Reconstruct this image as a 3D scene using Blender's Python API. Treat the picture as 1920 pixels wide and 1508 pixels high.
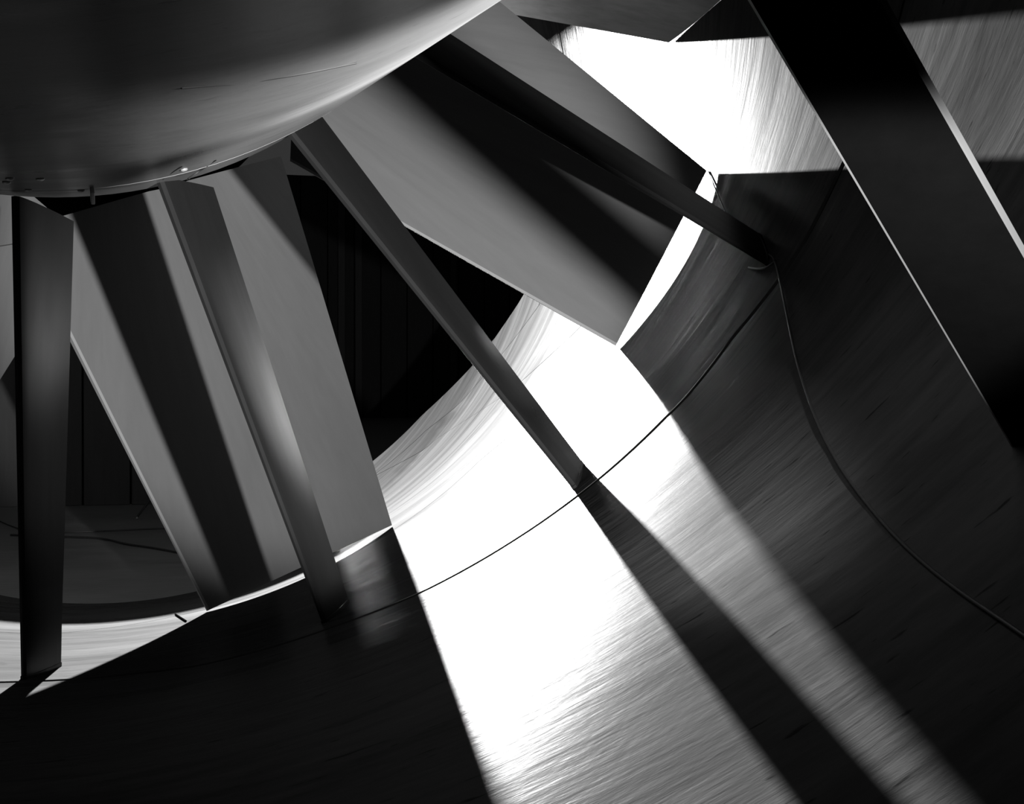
import bpy, bmesh, math, random
import numpy as np
from mathutils import Vector, Matrix
for o in list(bpy.data.objects): bpy.data.objects.remove(o, do_unlink=True)
C = bpy.context.scene.collection
random.seed(4); rng = np.random.default_rng(4)

# ------------------------------------------------------------------ camera, sky, sun, exposure
S = 4.5                                   # duct radius in metres; the layout below is in duct radii
F, YAW, PITCH, ROLL = 2500.0, 0.24998, -0.00815, 0.00075
CX, CZ = 0.13905, -0.70095
cy, sy, cp, sp = math.cos(YAW), math.sin(YAW), math.cos(PITCH), math.sin(PITCH)
FWD = np.array([sy*cp, cy*cp, sp]); R0 = np.array([cy, -sy, 0.0]); U0 = np.cross(R0, FWD)
RT = math.cos(ROLL)*R0 + math.sin(ROLL)*U0; UP = -math.sin(ROLL)*R0 + math.cos(ROLL)*U0
ORG = np.array([CX, 0.0, CZ])
cam_d = bpy.data.cameras.new('camera'); cam = bpy.data.objects.new('camera', cam_d); C.objects.link(cam)
cam_d.sensor_fit = 'HORIZONTAL'; cam_d.sensor_width = 36.0; cam_d.lens = 36.0*F/1920.0
cam_d.clip_start = 0.02; cam_d.clip_end = 400
cam.matrix_world = Matrix(((RT[0], UP[0], -FWD[0], CX*S), (RT[1], UP[1], -FWD[1], 0), (RT[2], UP[2], -FWD[2], CZ*S), (0, 0, 0, 1)))
bpy.context.scene.camera = cam

w = bpy.data.worlds.new('sky'); bpy.context.scene.world = w; w.use_nodes = True
w.node_tree.nodes['Background'].inputs[0].default_value = (.5, .5, .5, 1)
w.node_tree.nodes['Background'].inputs[1].default_value = 0.06

SUN = np.array([-0.0456, -1.0, -0.2543])   # travel direction: in over the far hall wall, down the duct
sd = bpy.data.lights.new('sun', 'SUN'); so = bpy.data.objects.new('sun', sd); C.objects.link(so)
sd.energy = 64.0; sd.angle = math.radians(0.53)
so.rotation_euler = Vector(SUN).to_track_quat('-Z', 'Y').to_euler(); so.location = (0, 30, 30)

LAMP = (0.410, 0.05, -0.742)              # work light on a stand beside the camera, on its right
ld = bpy.data.lights.new('work_or_fill_light', 'SPOT'); lo = bpy.data.objects.new('work_or_fill_light', ld); C.objects.link(lo)
ld.energy = 11500; ld.shadow_soft_size = 0.05; ld.spot_size = math.radians(31.5); ld.spot_blend = 0.45
lo.location = [c*S for c in LAMP]
lo.rotation_euler = Vector((math.sin(math.radians(0)), math.cos(math.radians(0)), math.tan(math.radians(7.0)))).to_track_quat('-Z', 'Y').to_euler()

HUB_FILL = (0.77, 0.75, -0.46)                # unseen fill light, added only to brighten the hub's right side
l2 = bpy.data.lights.new('work_or_fill_light', 'SPOT'); lo2 = bpy.data.objects.new('work_or_fill_light', l2); C.objects.link(lo2)
l2.energy = 2900; l2.shadow_soft_size = 0.05; l2.spot_size = math.radians(52); l2.spot_blend = 0.5
lo2.location = [c*S for c in HUB_FILL]
lo2.rotation_euler = (Vector((0.36, 0.78, -0.40))-Vector(HUB_FILL)).to_track_quat('-Z', 'Y').to_euler()

vs = bpy.context.scene.view_settings
bpy.context.scene.display_settings.display_device = 'sRGB'
vs.view_transform = 'Standard'; vs.look = 'None'; vs.gamma = 1; vs.use_curve_mapping = False; vs.exposure = 0.0

# ------------------------------------------------------------------ geometry helpers
YA = 1.4263                               # guide-vane station; the duct widens gently away from the camera
def rad(y):
    r = 1.0+0.1*(min(y, 2.8)-YA)+.112*max(0, min(y, 4.5)-2.8)+.05*max(0, y-4.5)
    if y < 1.2: r += .115*(1.2-max(y, -.3))**2        # past the throat the duct flares again towards the camera
    if y < -.3: r += .10*(-.3-y)
    return r
def ray(px): return FWD + (px[0]-960)/F*RT - (px[1]-754)/F*UP
def at(px, y):                            # the point seen at a pixel, at station y
    d = ray(px); return ORG + d*(y/d[1])
def hit(px):                              # the point seen at a pixel on the duct skin
    d = ray(px); t = lo = .05
    while t < 40:
        P = ORG+d*t
        if math.hypot(P[0], P[2]) >= rad(P[1]): break
        lo = t; t *= 1.02
    for _ in range(40):
        m = (lo+t)/2; P = ORG+d*m
        if math.hypot(P[0], P[2]) >= rad(P[1]): t = m
        else: lo = m
    return ORG+d*t
def theta(P): return math.atan2(P[0], -P[2])
def pol(r, th, y): return np.array([r*math.sin(th), y, -r*math.cos(th)])

def mesh(name, verts, faces, mat=None, parent=None, smooth=False, bevel=0, kind=None):
    me = bpy.data.meshes.new(name)
    me.from_pydata([tuple(float(c)*S for c in v) for v in verts], [], faces)
    me.validate(); me.update()
    bm = bmesh.new(); bm.from_mesh(me); bmesh.ops.recalc_face_normals(bm, faces=bm.faces); bm.to_mesh(me); bm.free()
    o = bpy.data.objects.new(name, me); C.objects.link(o)
    if mat: me.materials.append(mat)
    if parent: 
        o.parent = parent; o.matrix_parent_inverse = parent.matrix_basis.inverted()
    if smooth:
        for p in me.polygons: p.use_smooth = True
    if bevel:
        m = o.modifiers.new('bevel', 'BEVEL'); m.width = bevel*S; m.segments = 2; m.limit_method = 'ANGLE'; m.angle_limit = .6
    return o
def empty(name, loc=(0, 0, 0)):
    o = bpy.data.objects.new(name, None); C.objects.link(o); o.location = [c*S for c in loc]; o.empty_display_size = .2
    return o
def tag(o, label, cat, group=None):
    o['label'] = label; o['category'] = cat
    if group: o['group'] = group
    return o
def grid_faces(n, m, close_n=False, close_m=False):   # n rings of m verts
    f = []
    for i in range(n if close_n else n-1):
        for j in range(m if close_m else m-1):
            f.append((i*m+j, i*m+(j+1) % m, ((i+1) % n)*m+(j+1) % m, ((i+1) % n)*m+j))
    return f
def loft(name, rings, mat, parent=None, smooth=True, caps=True):
    m = len(rings[0]); v = [p for r in rings for p in r]; f = grid_faces(len(rings), m, False, True)
    if caps: f += [tuple(range(m))[::-1], tuple(range((len(rings)-1)*m, len(rings)*m))]
    o = mesh(name, v, f, mat, parent)
    if smooth:
        for p in o.data.polygons: p.use_smooth = len(p.vertices) == 4
        try: o.data.set_sharp_from_angle(angle=math.radians(38))
        except Exception: pass
    return o
def revolve(name, prof, mat, parent=None, n=128, th0=0, th1=2*math.pi, cap=False):
    closed = abs(th1-th0-2*math.pi) < 1e-6
    rings = []
    for i in range(n if closed else n+1):
        th = th0+(th1-th0)*i/n
        rings.append([pol(r, th, y) for r, y in prof])
    v = [p for r in rings for p in r]
    o = mesh(name, v, grid_faces(len(rings), len(prof), closed, False), mat, parent, True)
    try: o.data.set_sharp_from_angle(angle=math.radians(30))
    except Exception: pass
    return o
def tube(name, pts, r, mat, parent=None, n=8):
    cu = bpy.data.curves.new(name, 'CURVE'); cu.dimensions = '3D'
    s = cu.splines.new('NURBS'); s.points.add(len(pts)-1)
    for q, p in zip(s.points, pts): q.co = (p[0]*S, p[1]*S, p[2]*S, 1)
    s.use_endpoint_u = True; s.order_u = 3; cu.bevel_depth = r*S; cu.bevel_resolution = 2; cu.resolution_u = 6
    o = bpy.data.objects.new(name, cu); C.objects.link(o); cu.materials.append(mat)
    dg = bpy.context.evaluated_depsgraph_get(); me = bpy.data.meshes.new_from_object(o.evaluated_get(dg))
    bpy.data.objects.remove(o, do_unlink=True)
    o = bpy.data.objects.new(name, me); C.objects.link(o)
    if parent: o.parent = parent; o.matrix_parent_inverse = parent.matrix_basis.inverted()
    for p in me.polygons: p.use_smooth = True
    return o

# ------------------------------------------------------------------ materials (all neutral: the place is grey paint on steel and wood)
def mat(name, base, rough, spec=.5, metal=0.0, streak=None, var=.25, bump=0.0, chips=0.0, rvar=.1):
    """streak: None -> plain; 'duct' -> stretched round the duct; 'radial' -> stretched along the radius; 'z' -> vertical"""
    m = bpy.data.materials.new(name); m.use_nodes = True; nt = m.node_tree; N = nt.nodes; L = nt.links
    b = N['Principled BSDF']; b.inputs['Roughness'].default_value = rough; b.inputs['Metallic'].default_value = metal
    b.inputs['Specular IOR Level'].default_value = spec; b.inputs['Base Color'].default_value = (base, base, base, 1)
    if not streak: return m
    tc = N.new('ShaderNodeTexCoord'); sx = N.new('ShaderNodeSeparateXYZ'); L.new(tc.outputs['Object'], sx.inputs[0])
    def mth(op, a, c=None):
        n = N.new('ShaderNodeMath'); n.operation = op
        for i, q in enumerate((a, c)):
            if q is None: continue
            if isinstance(q, (int, float)): n.inputs[i].default_value = q
            else: L.new(q, n.inputs[i])
        return n.outputs[0]
    X, Y, Z = sx.outputs
    ang = mth('ARCTAN2', X, mth('MULTIPLY', Z, -1.0))
    rr = mth('SQRT', mth('ADD', mth('MULTIPLY', X, X), mth('MULTIPLY', Z, Z)))
    cb = N.new('ShaderNodeCombineXYZ')
    if streak == 'duct':
        L.new(mth('MULTIPLY', ang, S*.35), cb.inputs[0]); L.new(mth('MULTIPLY', Y, 1.7), cb.inputs[1])
    elif streak == 'hub':
        L.new(mth('MULTIPLY', ang, S*.5), cb.inputs[0]); L.new(mth('MULTIPLY', Y, 2.2), cb.inputs[1])
    elif streak == 'radial':
        L.new(mth('MULTIPLY', rr, .35), cb.inputs[0]); L.new(mth('MULTIPLY', ang, S*2.0), cb.inputs[1]); L.new(Y, cb.inputs[2])
    else:
        L.new(mth('MULTIPLY', X, 2.0), cb.inputs[0]); L.new(mth('MULTIPLY', Y, 2.0), cb.inputs[1]); L.new(mth('MULTIPLY', Z, .15), cb.inputs[2])
    def noise(scale, det, rgh=.6, dist=0.0):
        n = N.new('ShaderNodeTexNoise'); n.inputs['Scale'].default_value = scale; n.inputs['Detail'].default_value = det
        n.inputs['Roughness'].default_value = rgh; n.inputs['Distortion'].default_value = dist
        L.new(cb.outputs[0], n.inputs['Vector']); return n.outputs['Fac']
    n1, n2 = noise(.9, 6, .62, .6), noise(7.0, 5, .65)
    mix = mth('ADD', mth('MULTIPLY', n1, .6), mth('MULTIPLY', n2, .4))
    mr = N.new('ShaderNodeMapRange'); L.new(mix, mr.inputs[0]); mr.inputs[1].default_value = .32; mr.inputs[2].default_value = .68
    mr.inputs[3].default_value = base*(1-var); mr.inputs[4].default_value = base*(1+var)
    col = mr.outputs[0]
    if chips:
        ch = noise(16.0, 3, .5, .3)
        r2 = N.new('ShaderNodeMapRange'); L.new(ch, r2.inputs[0]); r2.inputs[1].default_value = .66; r2.inputs[2].default_value = .72
        r2.inputs[3].default_value = 1.0; r2.inputs[4].default_value = 1-chips
        col = mth('MULTIPLY', col, r2.outputs[0])
    cc = N.new('ShaderNodeCombineXYZ')
    for i in range(3): L.new(col, cc.inputs[i])
    L.new(cc.outputs[0], b.inputs['Base Color'])
    rm = N.new('ShaderNodeMapRange'); L.new(n1, rm.inputs[0]); rm.inputs[1].default_value = .3; rm.inputs[2].default_value = .7
    rm.inputs[3].default_value = max(.05, rough-rvar); rm.inputs[4].default_value = rough+rvar; L.new(rm.outputs[0], b.inputs['Roughness'])
    if bump:
        bp = N.new('ShaderNodeBump'); bp.inputs['Strength'].default_value = 1.0; bp.inputs['Distance'].default_value = bump
        hgt = mth('ADD', mth('MULTIPLY', n1, .9), mth('MULTIPLY', n2, .22))
        L.new(hgt, bp.inputs['Height']); L.new(bp.outputs[0], b.inputs['Normal'])
    return m
M_duct = mat('duct_paint', .037, .28, .0002, 0, 'duct', .42, .010, .6, .05)
M_joint = mat('joint_black', .004, .9, .0)
M_hub = mat('hub_paint', .11, .32, .04, 0, 'hub', .16, .003, .25, .08)
M_blade = mat('blade_paint', .062, .5, .03, 0, 'radial', .10, .0, 0, .06)
M_wood = mat('bounce_lit_wood', .22, .5, .05, 0, 'radial', .35)  # wood grain, with the wall's bounced light put into a paler tone
M_strip = mat('bounce_edge', .12, .45, .1)  # paler than the blades, standing in for floor light on their edges
M_vane = mat('vane_steel', .007, .34, .03, 0, 'radial', .25, .0, 0, .08)
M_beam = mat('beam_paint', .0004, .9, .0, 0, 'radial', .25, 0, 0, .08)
M_edge = mat('bounce_rim', .09, .45, .4, .5)  # pale rim colour standing in for bounced light along the strut
M_edge2 = mat('dimmed_rim', .007, .6, .1)  # right-hand rim, coloured darker to offset the lamp falling on it
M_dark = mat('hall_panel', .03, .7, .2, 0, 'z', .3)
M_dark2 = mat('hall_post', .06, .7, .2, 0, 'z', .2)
M_ramp = mat('ramp_floor', .16, .6, .3, 0, 'duct', .25, .006)
M_cable = mat('cable_rubber', .015, .45, .4)
M_steel = mat('bolt_steel', .18, .4, .4, .3)
M_mark = mat('weld_bead', .02, .6, .1)

# ------------------------------------------------------------------ the duct: rings of skin between recessed joints
def seam(pts, at_top=None):
    P = [hit(p) for p in pts]; t = sorted((theta(q), q[1]) for q in P)
    return [a for a, _ in t], [b for _, b in t]
def seam_y(sm):
    ths, ys = sm
    def f(th):
        th = (th+math.pi) % (2*math.pi)-math.pi
        if ths[0] <= th <= ths[-1]: return float(np.interp(th, ths, ys))
        # round the unseen far side: ease from the last value back to the first
        d = (th-ths[-1]) % (2*math.pi); span = 2*math.pi-(ths[-1]-ths[0]); u = d/span; u = u*u*(3-2*u)
        return ys[-1]+(ys[0]-ys[-1])*u
    return f
sA = seam_y(seam([(54,1278),(140,1274),(255,1263),(370,1249),(630,1174),(790,1111),(960,1016),(1082,931),(1120,901),(1250,781),(1280,752),(1370,637),(1460,525),(1510,450),(1570,330),(1684,34)]))
s2 = seam_y(seam([(102,1188),(327,1156),(899,864),(963,810),(1185,200),(1202,135),(1215,70)]))
sB = seam_y(seam([(100,1145),(345,1078),(707,890),(820,822),(934,749),(969,723),(1088,615)]))
sC = seam_y(seam([(100,1136),(345,1072),(707,886),(800,806),(902,711),(934,673),(1010,574)]))
sE = seam_y(seam([(100,1122),(345,1062),(700,864),(792,778),(884,688),(914,650),(981,555)]))
duct = empty('wall_round'); duct['kind'] = 'structure'
NT = 360
def ring(y0, y1, g0, g1, rows):
    v = []
    for i in range(NT):
        th = 2*math.pi*i/NT
        a = (y0(th) if callable(y0) else y0)+g0; b = (y1(th) if callable(y1) else y1)-g1
        b = max(b, a+.004)
        for j in range(rows):
            y = a+(b-a)*j/(rows-1); v.append(pol(rad(y), th, y))
        for j in range(rows-1, -1, -1):
            y = a+(b-a)*j/(rows-1); v.append(pol(rad(y)+.004, th, y))
    o = mesh('panel', v, grid_faces(NT, rows*2, True, True), M_duct, duct)
    for p in o.data.polygons: p.use_smooth = True
    o.data.set_sharp_from_angle(angle=math.radians(40))
    return o
ring(-3.2, sA, 0, .0085, 36)
ring(sA, s2, .0085, .0022, 8)
ring(s2, sB, .0022, .007, 12)
ring(sB, sC, .007, .006, 6)
ring(sC, sE, .006, 0, 14)
# dark backing behind the joints
v = []
for i in range(NT):
    th = 2*math.pi*i/NT; e = sE(th)-.01
    for j in range(60):
        y = -3.2+(e+3.2)*j/59; v.append(pol(rad(y)+.006, th, y))
    for j in range(59, -1, -1):
        y = -3.2+(e+3.2)*j/59; v.append(pol(rad(y)+.014, th, y))
bk = mesh('backing', v, grid_faces(NT, 120, True, True), M_joint, duct, True)
# unseen cap added far behind the camera to keep the duct dark
revolve('end_light_stop', [(0, -3.2), (.62, -3.2), (.62, -3.24), (0, -3.24)], M_dark, None, 48)['kind'] = 'structure'

# ------------------------------------------------------------------ the dark hall beyond the duct
def box(name, x0, x1, y0, y1, z0, z1, m, parent=None, bevel=0):
    v = [(x, y, z) for x in (x0, x1) for y in (y0, y1) for z in (z0, z1)]
    f = [(0,1,3,2),(4,6,7,5),(0,4,5,1),(2,3,7,6),(0,2,6,4),(1,5,7,3)]
    return mesh(name, v, f, m, parent, False, bevel)
YH, ZT = 20.0, 2.50
wb = empty('wall_back', (0, YH, -1.1)); wb['kind'] = 'structure'
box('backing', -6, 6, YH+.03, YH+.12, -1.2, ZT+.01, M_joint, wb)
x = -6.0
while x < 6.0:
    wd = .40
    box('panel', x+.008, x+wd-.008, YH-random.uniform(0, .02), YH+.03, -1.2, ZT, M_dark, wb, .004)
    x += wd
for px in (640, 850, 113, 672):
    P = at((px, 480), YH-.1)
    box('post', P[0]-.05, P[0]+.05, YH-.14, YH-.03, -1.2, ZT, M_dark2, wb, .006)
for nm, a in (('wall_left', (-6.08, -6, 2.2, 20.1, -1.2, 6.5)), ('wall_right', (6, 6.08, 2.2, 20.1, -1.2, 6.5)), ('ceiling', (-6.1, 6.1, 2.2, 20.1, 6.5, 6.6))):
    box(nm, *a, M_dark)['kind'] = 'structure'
pt = empty('partition', (-1.2, 4.85, -1.1))
tag(pt, 'low black partition of upright boards standing on the dim floor beyond the left vanes', 'partition')
x = -3.2
while x < .62:
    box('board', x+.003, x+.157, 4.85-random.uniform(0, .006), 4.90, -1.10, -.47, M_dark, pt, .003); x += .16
box('back_sheet', -3.2, .62, 4.90, 4.91, -1.10, -.47, M_joint, pt)  # added behind the boards to stop sun streaks through the gaps
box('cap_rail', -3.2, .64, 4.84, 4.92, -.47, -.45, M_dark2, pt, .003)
v = []; prof = [(2.6, -1.30), (2.9, -1.17), (3.5, -1.12), (4.2, -1.10), (20.05, -1.10)]
for y, z in prof: v += [(-6, y, z), (6, y, z)]
for y, z in prof[::-1]: v += [(-6, y, z-.06), (6, y, z-.06)]
n = len(v)//2
mesh('floor', v, [(2*i, 2*i+1, 2*((i+1) % n)+1, 2*((i+1) % n)) for i in range(n)]+[tuple(range(0, 2*n, 2)), tuple(range(1, 2*n, 2))[::-1]], M_ramp)['kind'] = 'structure'

# ------------------------------------------------------------------ hub fairing
hub = empty('hub_fairing', (0, .6, 0))
tag(hub, 'large grey rounded steel hub fairing hanging at the upper left, above the radiating vanes', 'fairing')
def hr(y):
    return float(np.interp(y, [-1.2, -.6, .0, .35, .7, 1.0, 1.2, 1.29, 1.378, 1.5, 1.56], [.30, .48, .575, .590, .580, .549, .528, .519, .507, .495, .485]))
ys = np.linspace(-1.2, 1.284, 40)
revolve('shell', [(0.0, -1.3)]+[(hr(y), y) for y in ys]+[(hr(1.284)-.012, 1.284)], M_hub, hub, 160)
revolve('rim_band', [(hr(1.292)-.012, 1.292), (hr(1.292), 1.292), (hr(1.4), 1.4), (hr(1.5), 1.5), (hr(1.5)-.02, 1.505), (.30, 1.505)], M_hub, hub, 160)
revolve('joint', [(hr(1.284)-.006, 1.275), (hr(1.292)-.006, 1.30)], M_joint, hub, 120)
def on_hub(px):
    lo_, hi_ = .25, 1.55
    f = lambda y: math.hypot(*at(px, y)[[0, 2]])-hr(y)
    prev = None
    for y in np.linspace(.3, 1.5, 240):
        q = f(y)
        if prev is not None and prev > 0 and q <= 0: return at(px, y)
        prev = q
    return at(px, 1.3)
def hub_line(name, pts, r, m):
    P = [on_hub(p) for p in pts]; tube(name, P, r, m, hub)
hub_line('weld_seam', [(340,165),(400,160),(450,157),(500,149),(560,140),(620,128),(668,118)], .0006, M_mark)
hub_line('scratch', [(305,336),(322,322),(340,312)], .0009, M_mark)
hub_line('scratch', [(352,336),(378,318),(404,300)], .0009, M_mark)
for px in ((18,333),(12,340),(75,334),(53,355),(345,317),(152,356)):
    P = on_hub(px); th = theta(P); r0 = math.hypot(P[0], P[2])
    rings = []
    for dr, rr_ in ((-.002, .0032), (.0012, .0032), (.0022, .0018)):
        rings.append([pol(r0+dr, th+rr_*math.cos(a)/r0, P[1]+rr_*math.sin(a)) for a in np.linspace(0, 2*math.pi, 10, endpoint=False)])
    loft('bolt', rings, M_steel, hub)
P0 = [on_hub(p) for p in ((168,350),(176,350),(177,372),(169,372))]
pl_v = [p*1.0 for p in P0]+[pol(math.hypot(p[0], p[2])+.006, theta(p), p[1]) for p in P0]
mesh('latch_plate', pl_v, [(0,1,2,3),(4,5,6,7),(0,1,5,4),(1,2,6,5),(2,3,7,6),(3,0,4,7)], M_hub, hub, False, .001)

# ------------------------------------------------------------------ fan: spinner and nine wide blades
fan = empty('fan', (0, 1.9, 0))
tag(fan, 'large grey fan with wide flat blades standing behind the dark guide vanes', 'fan')
revolve('spinner', [(0, 1.75), (.33, 1.75), (.37, 1.80), (.38, 2.6), (.30, 2.85), (.15, 3.0), (0, 3.05)], M_beam, fan, 96)
def line_to_r(p0, p1, y, r):              # walk a pixel line at station y to radius r
    best = None
    for t in np.linspace(-3, 3, 1801):
        px = (p0[0]+(p1[0]-p0[0])*t, p0[1]+(p1[1]-p0[1])*t); P = at(px, y); e = abs(math.hypot(P[0], P[2])-r)
        if theta(P) < -1.0 or theta(P) > 2.4 : continue
        if best is None or e < best[0]-1e-4: best = (e, P)
    return best[1]
BROT = 35.5
def blade(corners, t_root=.030, t_tip=.010, rot=0.0, m=None):
    a0, a1, b0, b1 = corners              # root low, root high, tip low, tip high
    NR, NC = 13, 9; nrm = np.cross(b1-b0, a0-b0); nrm /= np.linalg.norm(nrm)
    if nrm[1] > 0: nrm = -nrm             # towards the camera
    rings = []
    for i in range(NR):
        s = i/(NR-1); lo_ = a0+(b0-a0)*s; hi_ = a1+(b1-a1)*s; t = t_root+(t_tip-t_root)*s
        front = []; back = []
        for j in range(NC):
            u = j/(NC-1); P = lo_+(hi_-lo_)*u
            camb = 4*u*(1-u)
            front.append(P+nrm*(t*.35*camb)); back.append(P-nrm*(t*(.25+.75*camb)))
        rings.append(front+back[::-1])
    if rot:
        c, s_ = math.cos(rot), math.sin(rot)
        rings = [[np.array([p[0]*c-p[2]*s_, p[1], p[0]*s_+p[2]*c]) for p in r] for r in rings]
    o = loft('blade', rings, m or M_blade, fan)
    # added pale strip: floor light on the low edge, put into its colour
    st_ = []
    for r in rings:
        P, Q = r[0], r[-1]; dn = P-r[NC-1]; dn = dn/np.linalg.norm(dn); nn = np.array([0, 1.0, 0])
        st_.append([P+dn*.0008-nn*.0006, P-dn*.004-nn*.0012, P-dn*.004+nn*.001, Q+dn*.0010+nn*.001])
    loft('lit_edge_strip', st_, M_strip, o)
    return o
def tipcorner(px, k=.985): 
    P = hit(px); return ORG+(P-ORG)*k
a, b = tipcorner((390,1145)), tipcorner((735,985))
B1 = (at((33,430), 2.28), at((527,293), 2.44), a, b)
c, d = tipcorner((1155,648)), tipcorner((1325,320))
B3 = (at((545,302), 2.06), line_to_r((960,22), (1325,320), 2.32, .44), c, d)
blade(B1); blade(B3)
e4 = tipcorner((1255,77), .997)
r4 = line_to_r((975,24), (1255,77), e4[1], .42)
turn = lambda P, g: np.array([P[0]*math.cos(g)-P[2]*math.sin(g), P[1], P[0]*math.sin(g)+P[2]*math.cos(g)])
B4 = (r4, turn(r4, math.radians(38))*np.array([1, .90, 1]), e4, tipcorner((1425,-75), .995))
blade(B4, m=M_wood)['label'] = 'wood-grained blade at the top edge, coloured paler for bounced light'
for k_ in range(1, 6):
    blade(B3, rot=math.radians(BROT+40*k_))
blade(B1, rot=math.radians(-50))

# ------------------------------------------------------------------ guide vanes: twenty round the duct, those in or near the view
def vane(th, label, y0=YA, front=None, skew=.17, root_r=.50, w0=.010, w1=.0072, c0=.20, c1=.125, foot=True):
    """leading edge radial at angle th; front=(pixel top, pixel bottom) fixes the leading edge line"""
    if front:
        P0 = at(front[0], y0); P1 = hit(front[1]); P1 = ORG+(P1-ORG)*.999
    else:
        P0 = pol(root_r, th, y0); P1 = pol(1.0, th, y0)
    t = empty('guide_vane', P1)
    tag(t, label, 'vane', 'guide vanes')
    ax = (P1-P0)/np.linalg.norm(P1-P0)
    P0 = P0-ax*.02
    rings = []
    prof = [(0, .0), (.015, .40), (.05, .52), (.12, .66), (.25, .84), (.45, 1.0), (.7, 1.12), (1.0, 1.18)]
    N_ = 12
    for i in range(N_+1):
        s = i/N_; P = P0+(P1-P0)*s
        # end on the skin: stretch to the wall
        c_ = c0+(c1-c0)*s; w_ = w0+(w1-w0)*s
        dirc = np.array([0, 1.0, 0]); tang = np.cross(ax, dirc); tang /= np.linalg.norm(tang)
        if tang[0]*math.cos(th)+tang[2]*math.sin(th) < 0: tang = -tang
        cd = dirc*math.cos(skew)+tang*math.sin(skew); nn = tang*math.cos(skew)-dirc*math.sin(skew)
        up = [P+cd*(u*c_)+nn*(h*w_) for u, h in prof]; dn = [P+cd*(u*c_)-nn*(h*w_) for u, h in prof[::-1]]
        r_ = up+dn[:-1]
        if i == N_:
            r_ = [pol(rad(q[1])+.001, theta(q), q[1]) for q in r_]
        rings.append(r_)
    loft('aerofoil', rings, M_vane, t)
    # foot collar: a short sleeve round the vane where it meets the duct skin
    cen = sum(rings[-1])/len(rings[-1]); cr = []
    for f_, g in ((.0, 1.10), (.10, 1.10), (.11, 1.02)):
        base = rings[-1]; nxt = rings[-2]
        ring_ = []
        for q, q2 in zip(base, nxt):
            m_ = q+(q2-q)*f_; c2 = cen+(sum(nxt)/len(nxt)-cen)*f_
            d_ = m_-c2; ring_.append(c2+d_*1.0+d_/np.linalg.norm(d_)*.0022*(1 if g > 1.05 else .2))
        cr.append(ring_)
    loft('foot_collar', cr, M_vane, t)
    return t
vane(0.0, 'dark upright guide vane at the far left, standing vertical on the sunlit floor', front=((28,405),(44,1274)), skew=.16)
vane(math.radians(18.5), 'slim dark guide vane with a bright glinting edge, second from the left under the hub', front=((311,372),(608,1168)), skew=.27)
vane(math.radians(36.6), 'thin dark diagonal guide vane crossing the black hall onto the white sunlit wall', front=((554,262),(1078,915)), skew=.34)
vane(math.radians(56.5), 'dark guide vane lying across the upper right fan blade, foot lost in shadow', front=((798,112),(1440,495)), skew=.46)
vane(math.radians(77.2), 'dark guide vane just showing at the top edge, right of the black strut')

# ------------------------------------------------------------------ near strut at the upper right
YB = .60
st = empty('support_strut', at((1915, 860), YB))
tag(st, 'wide black flat support strut with edges bright from bounced light, slanting down the upper right', 'strut')
def pxl(p, q, t): return (p[0]+(q[0]-p[0])*t, p[1]+(q[1]-p[1])*t)
Lp, Lq, Rp, Rq = (1400,0), (1920,880), (1648,0), (1920,480)
# the strut leans and is turned a little: near edge to the right, foot further off than the head
PA, PB, PC = at((1400, 0), .396), at((1920, 880), .71), at((1920, 480), .469)
PN = np.cross(PB-PA, PC-PA)
def on_plane(px): d = ray(px); return ORG+d*(((PA-ORG)@PN)/(d@PN))
def edge_end(p, q, t, out):
    while True:
        P = on_plane(pxl(p, q, t)); r_ = math.hypot(P[0], P[2])
        if (out and r_ > rad(P[1])+.003) or (not out and r_ < hr(P[1])-.03) or t < -.8 or t > 4: return P
        t += .01 if out else -.01
q0 = [edge_end(Lp, Lq, 0, False), edge_end(Lp, Lq, .6, True), edge_end(Rp, Rq, .6, True), edge_end(Rp, Rq, 0, False)]
wv = (q0[3]-q0[0]); wv /= np.linalg.norm(wv)
e = .0022; ee = {1: .0026, -1: .0012}
fr = [q0[0]+wv*ee[1], q0[1]+wv*ee[1], q0[2]-wv*ee[-1], q0[3]-wv*ee[-1]]; dv = PN/np.linalg.norm(PN)*.0035; dv *= np.sign(dv[1])
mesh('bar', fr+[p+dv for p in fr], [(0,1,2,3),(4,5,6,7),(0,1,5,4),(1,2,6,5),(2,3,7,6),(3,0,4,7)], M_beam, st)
for s_, (i, j) in ((1, (0, 1)), (-1, (3, 2))):  # thin added strips carry the strut's bounce-lit rims
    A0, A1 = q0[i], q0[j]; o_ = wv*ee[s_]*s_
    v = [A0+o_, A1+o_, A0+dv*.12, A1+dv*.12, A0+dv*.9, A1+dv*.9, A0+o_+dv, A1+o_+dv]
    mesh('lit_edge_strip', v, [(0,1,3,2),(2,3,5,4),(4,5,7,6),(0,1,7,6),(0,2,4,6),(1,3,5,7)], M_edge if s_ > 0 else M_edge2, st)

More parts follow.
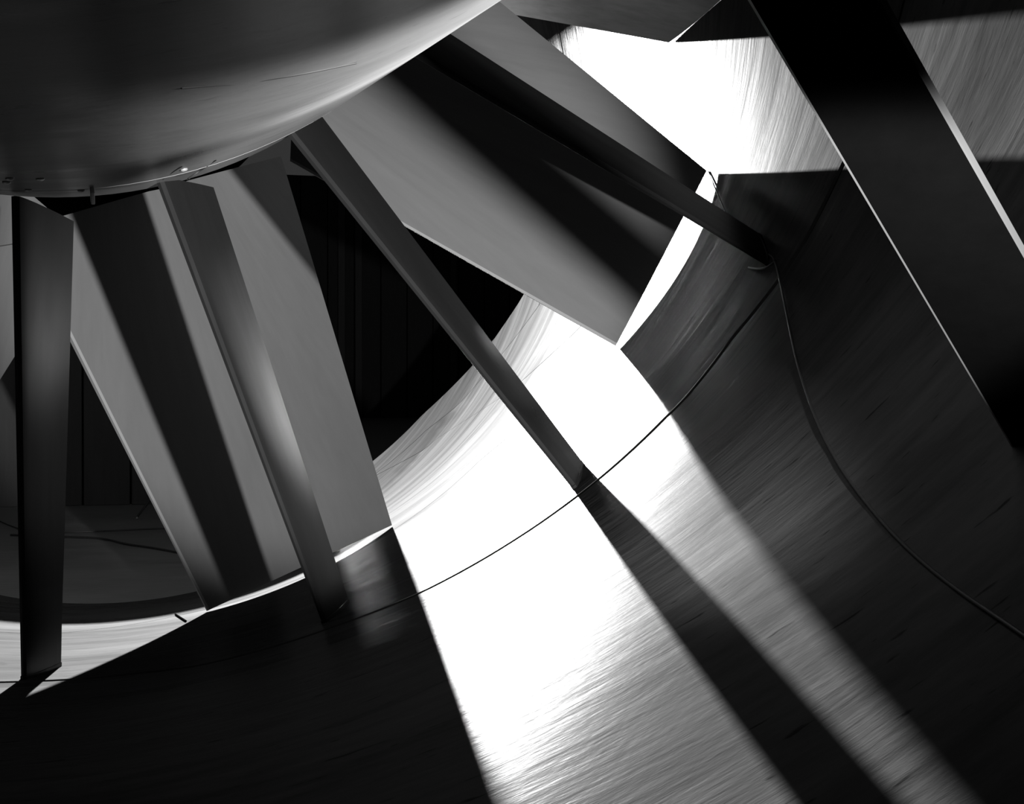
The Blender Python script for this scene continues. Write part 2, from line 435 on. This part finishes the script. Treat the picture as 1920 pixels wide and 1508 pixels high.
# ------------------------------------------------------------------ cables and small things
def skin(pts, lift): 
    out = []
    for p in pts:
        P = hit(p); out.append(pol(rad(P[1])-lift, theta(P), P[1]))
    return out
tag(tube('cable', skin([(1329,322),(1345,360),(1370,420),(1390,450),(1425,470),(1447,480),(1456,495),(1465,535),(1480,610),(1497,690),(1530,790),(1570,870),(1620,940),(1680,1010),(1745,1070),(1810,1120),(1870,1160),(1935,1205)], .0012), .0011, M_cable),
    'thin cable running down the dark wall and across the floor at the lower right', 'cable')
tag(tube('cable', skin([(1405,503),(1425,507),(1445,500),(1455,490)], .0014), .0012, M_cable), 'short loose cable end curled on the shadowed wall beside the long cable', 'cable')
def ramp(px):
    for y in np.linspace(2.5, 7.5, 600):
        P = at(px, y); z = float(np.interp(y, [q[0] for q in prof_f], [q[1] for q in prof_f]))
        if P[2] <= z+.003: return np.array([P[0], y, z+.003])
    return at(px, 4.2)
prof_f = prof
tag(tube('cable', [ramp(p) for p in ((20,1004),(99,1007),(150,1008),(198,1011),(233,1021),(280,1027),(327,1035),(370,1046))], .003, M_cable), 'black cable bending across the dim floor beyond the left vane', 'cable')
tag(tube('cable', [ramp(p) for p in ((0,978),(30,994),(99,1000),(200,996),(303,991),(360,990))], .002, M_cable), 'straight thin black cable on the dim floor, behind the bent cable', 'cable')
P = ramp((112, 1000))
tag(tube('pole', [P, P+np.array([0, 0, .3]), P+np.array([0.004, 0, .62])], .0022, M_steel), 'thin upright grey pole standing on the dim floor just right of the leftmost vane', 'pole')
P = ramp((256, 974)); Q = at((305, 905), P[1]-.02)
sl = empty('stand_leg', P)
tag(sl, 'black sloping stand leg with a pale tip on the dim floor behind the left blade', 'stand')
tube('leg', [P+np.array([0, 0, .004]), (P+Q)/2, Q], .0035, M_cable, sl)
tube('tip', [P+np.array([0, 0, .002]), P+(Q-P)*.03+np.array([0, 0, .001]), P+(Q-P)*.06], .0045, M_steel, sl)
tag(tube('rod', skin([(329,1154),(349,1167)], .0018), .0015, M_joint), 'short black rod lying on the sunlit floor by the wide blade tip', 'rod')
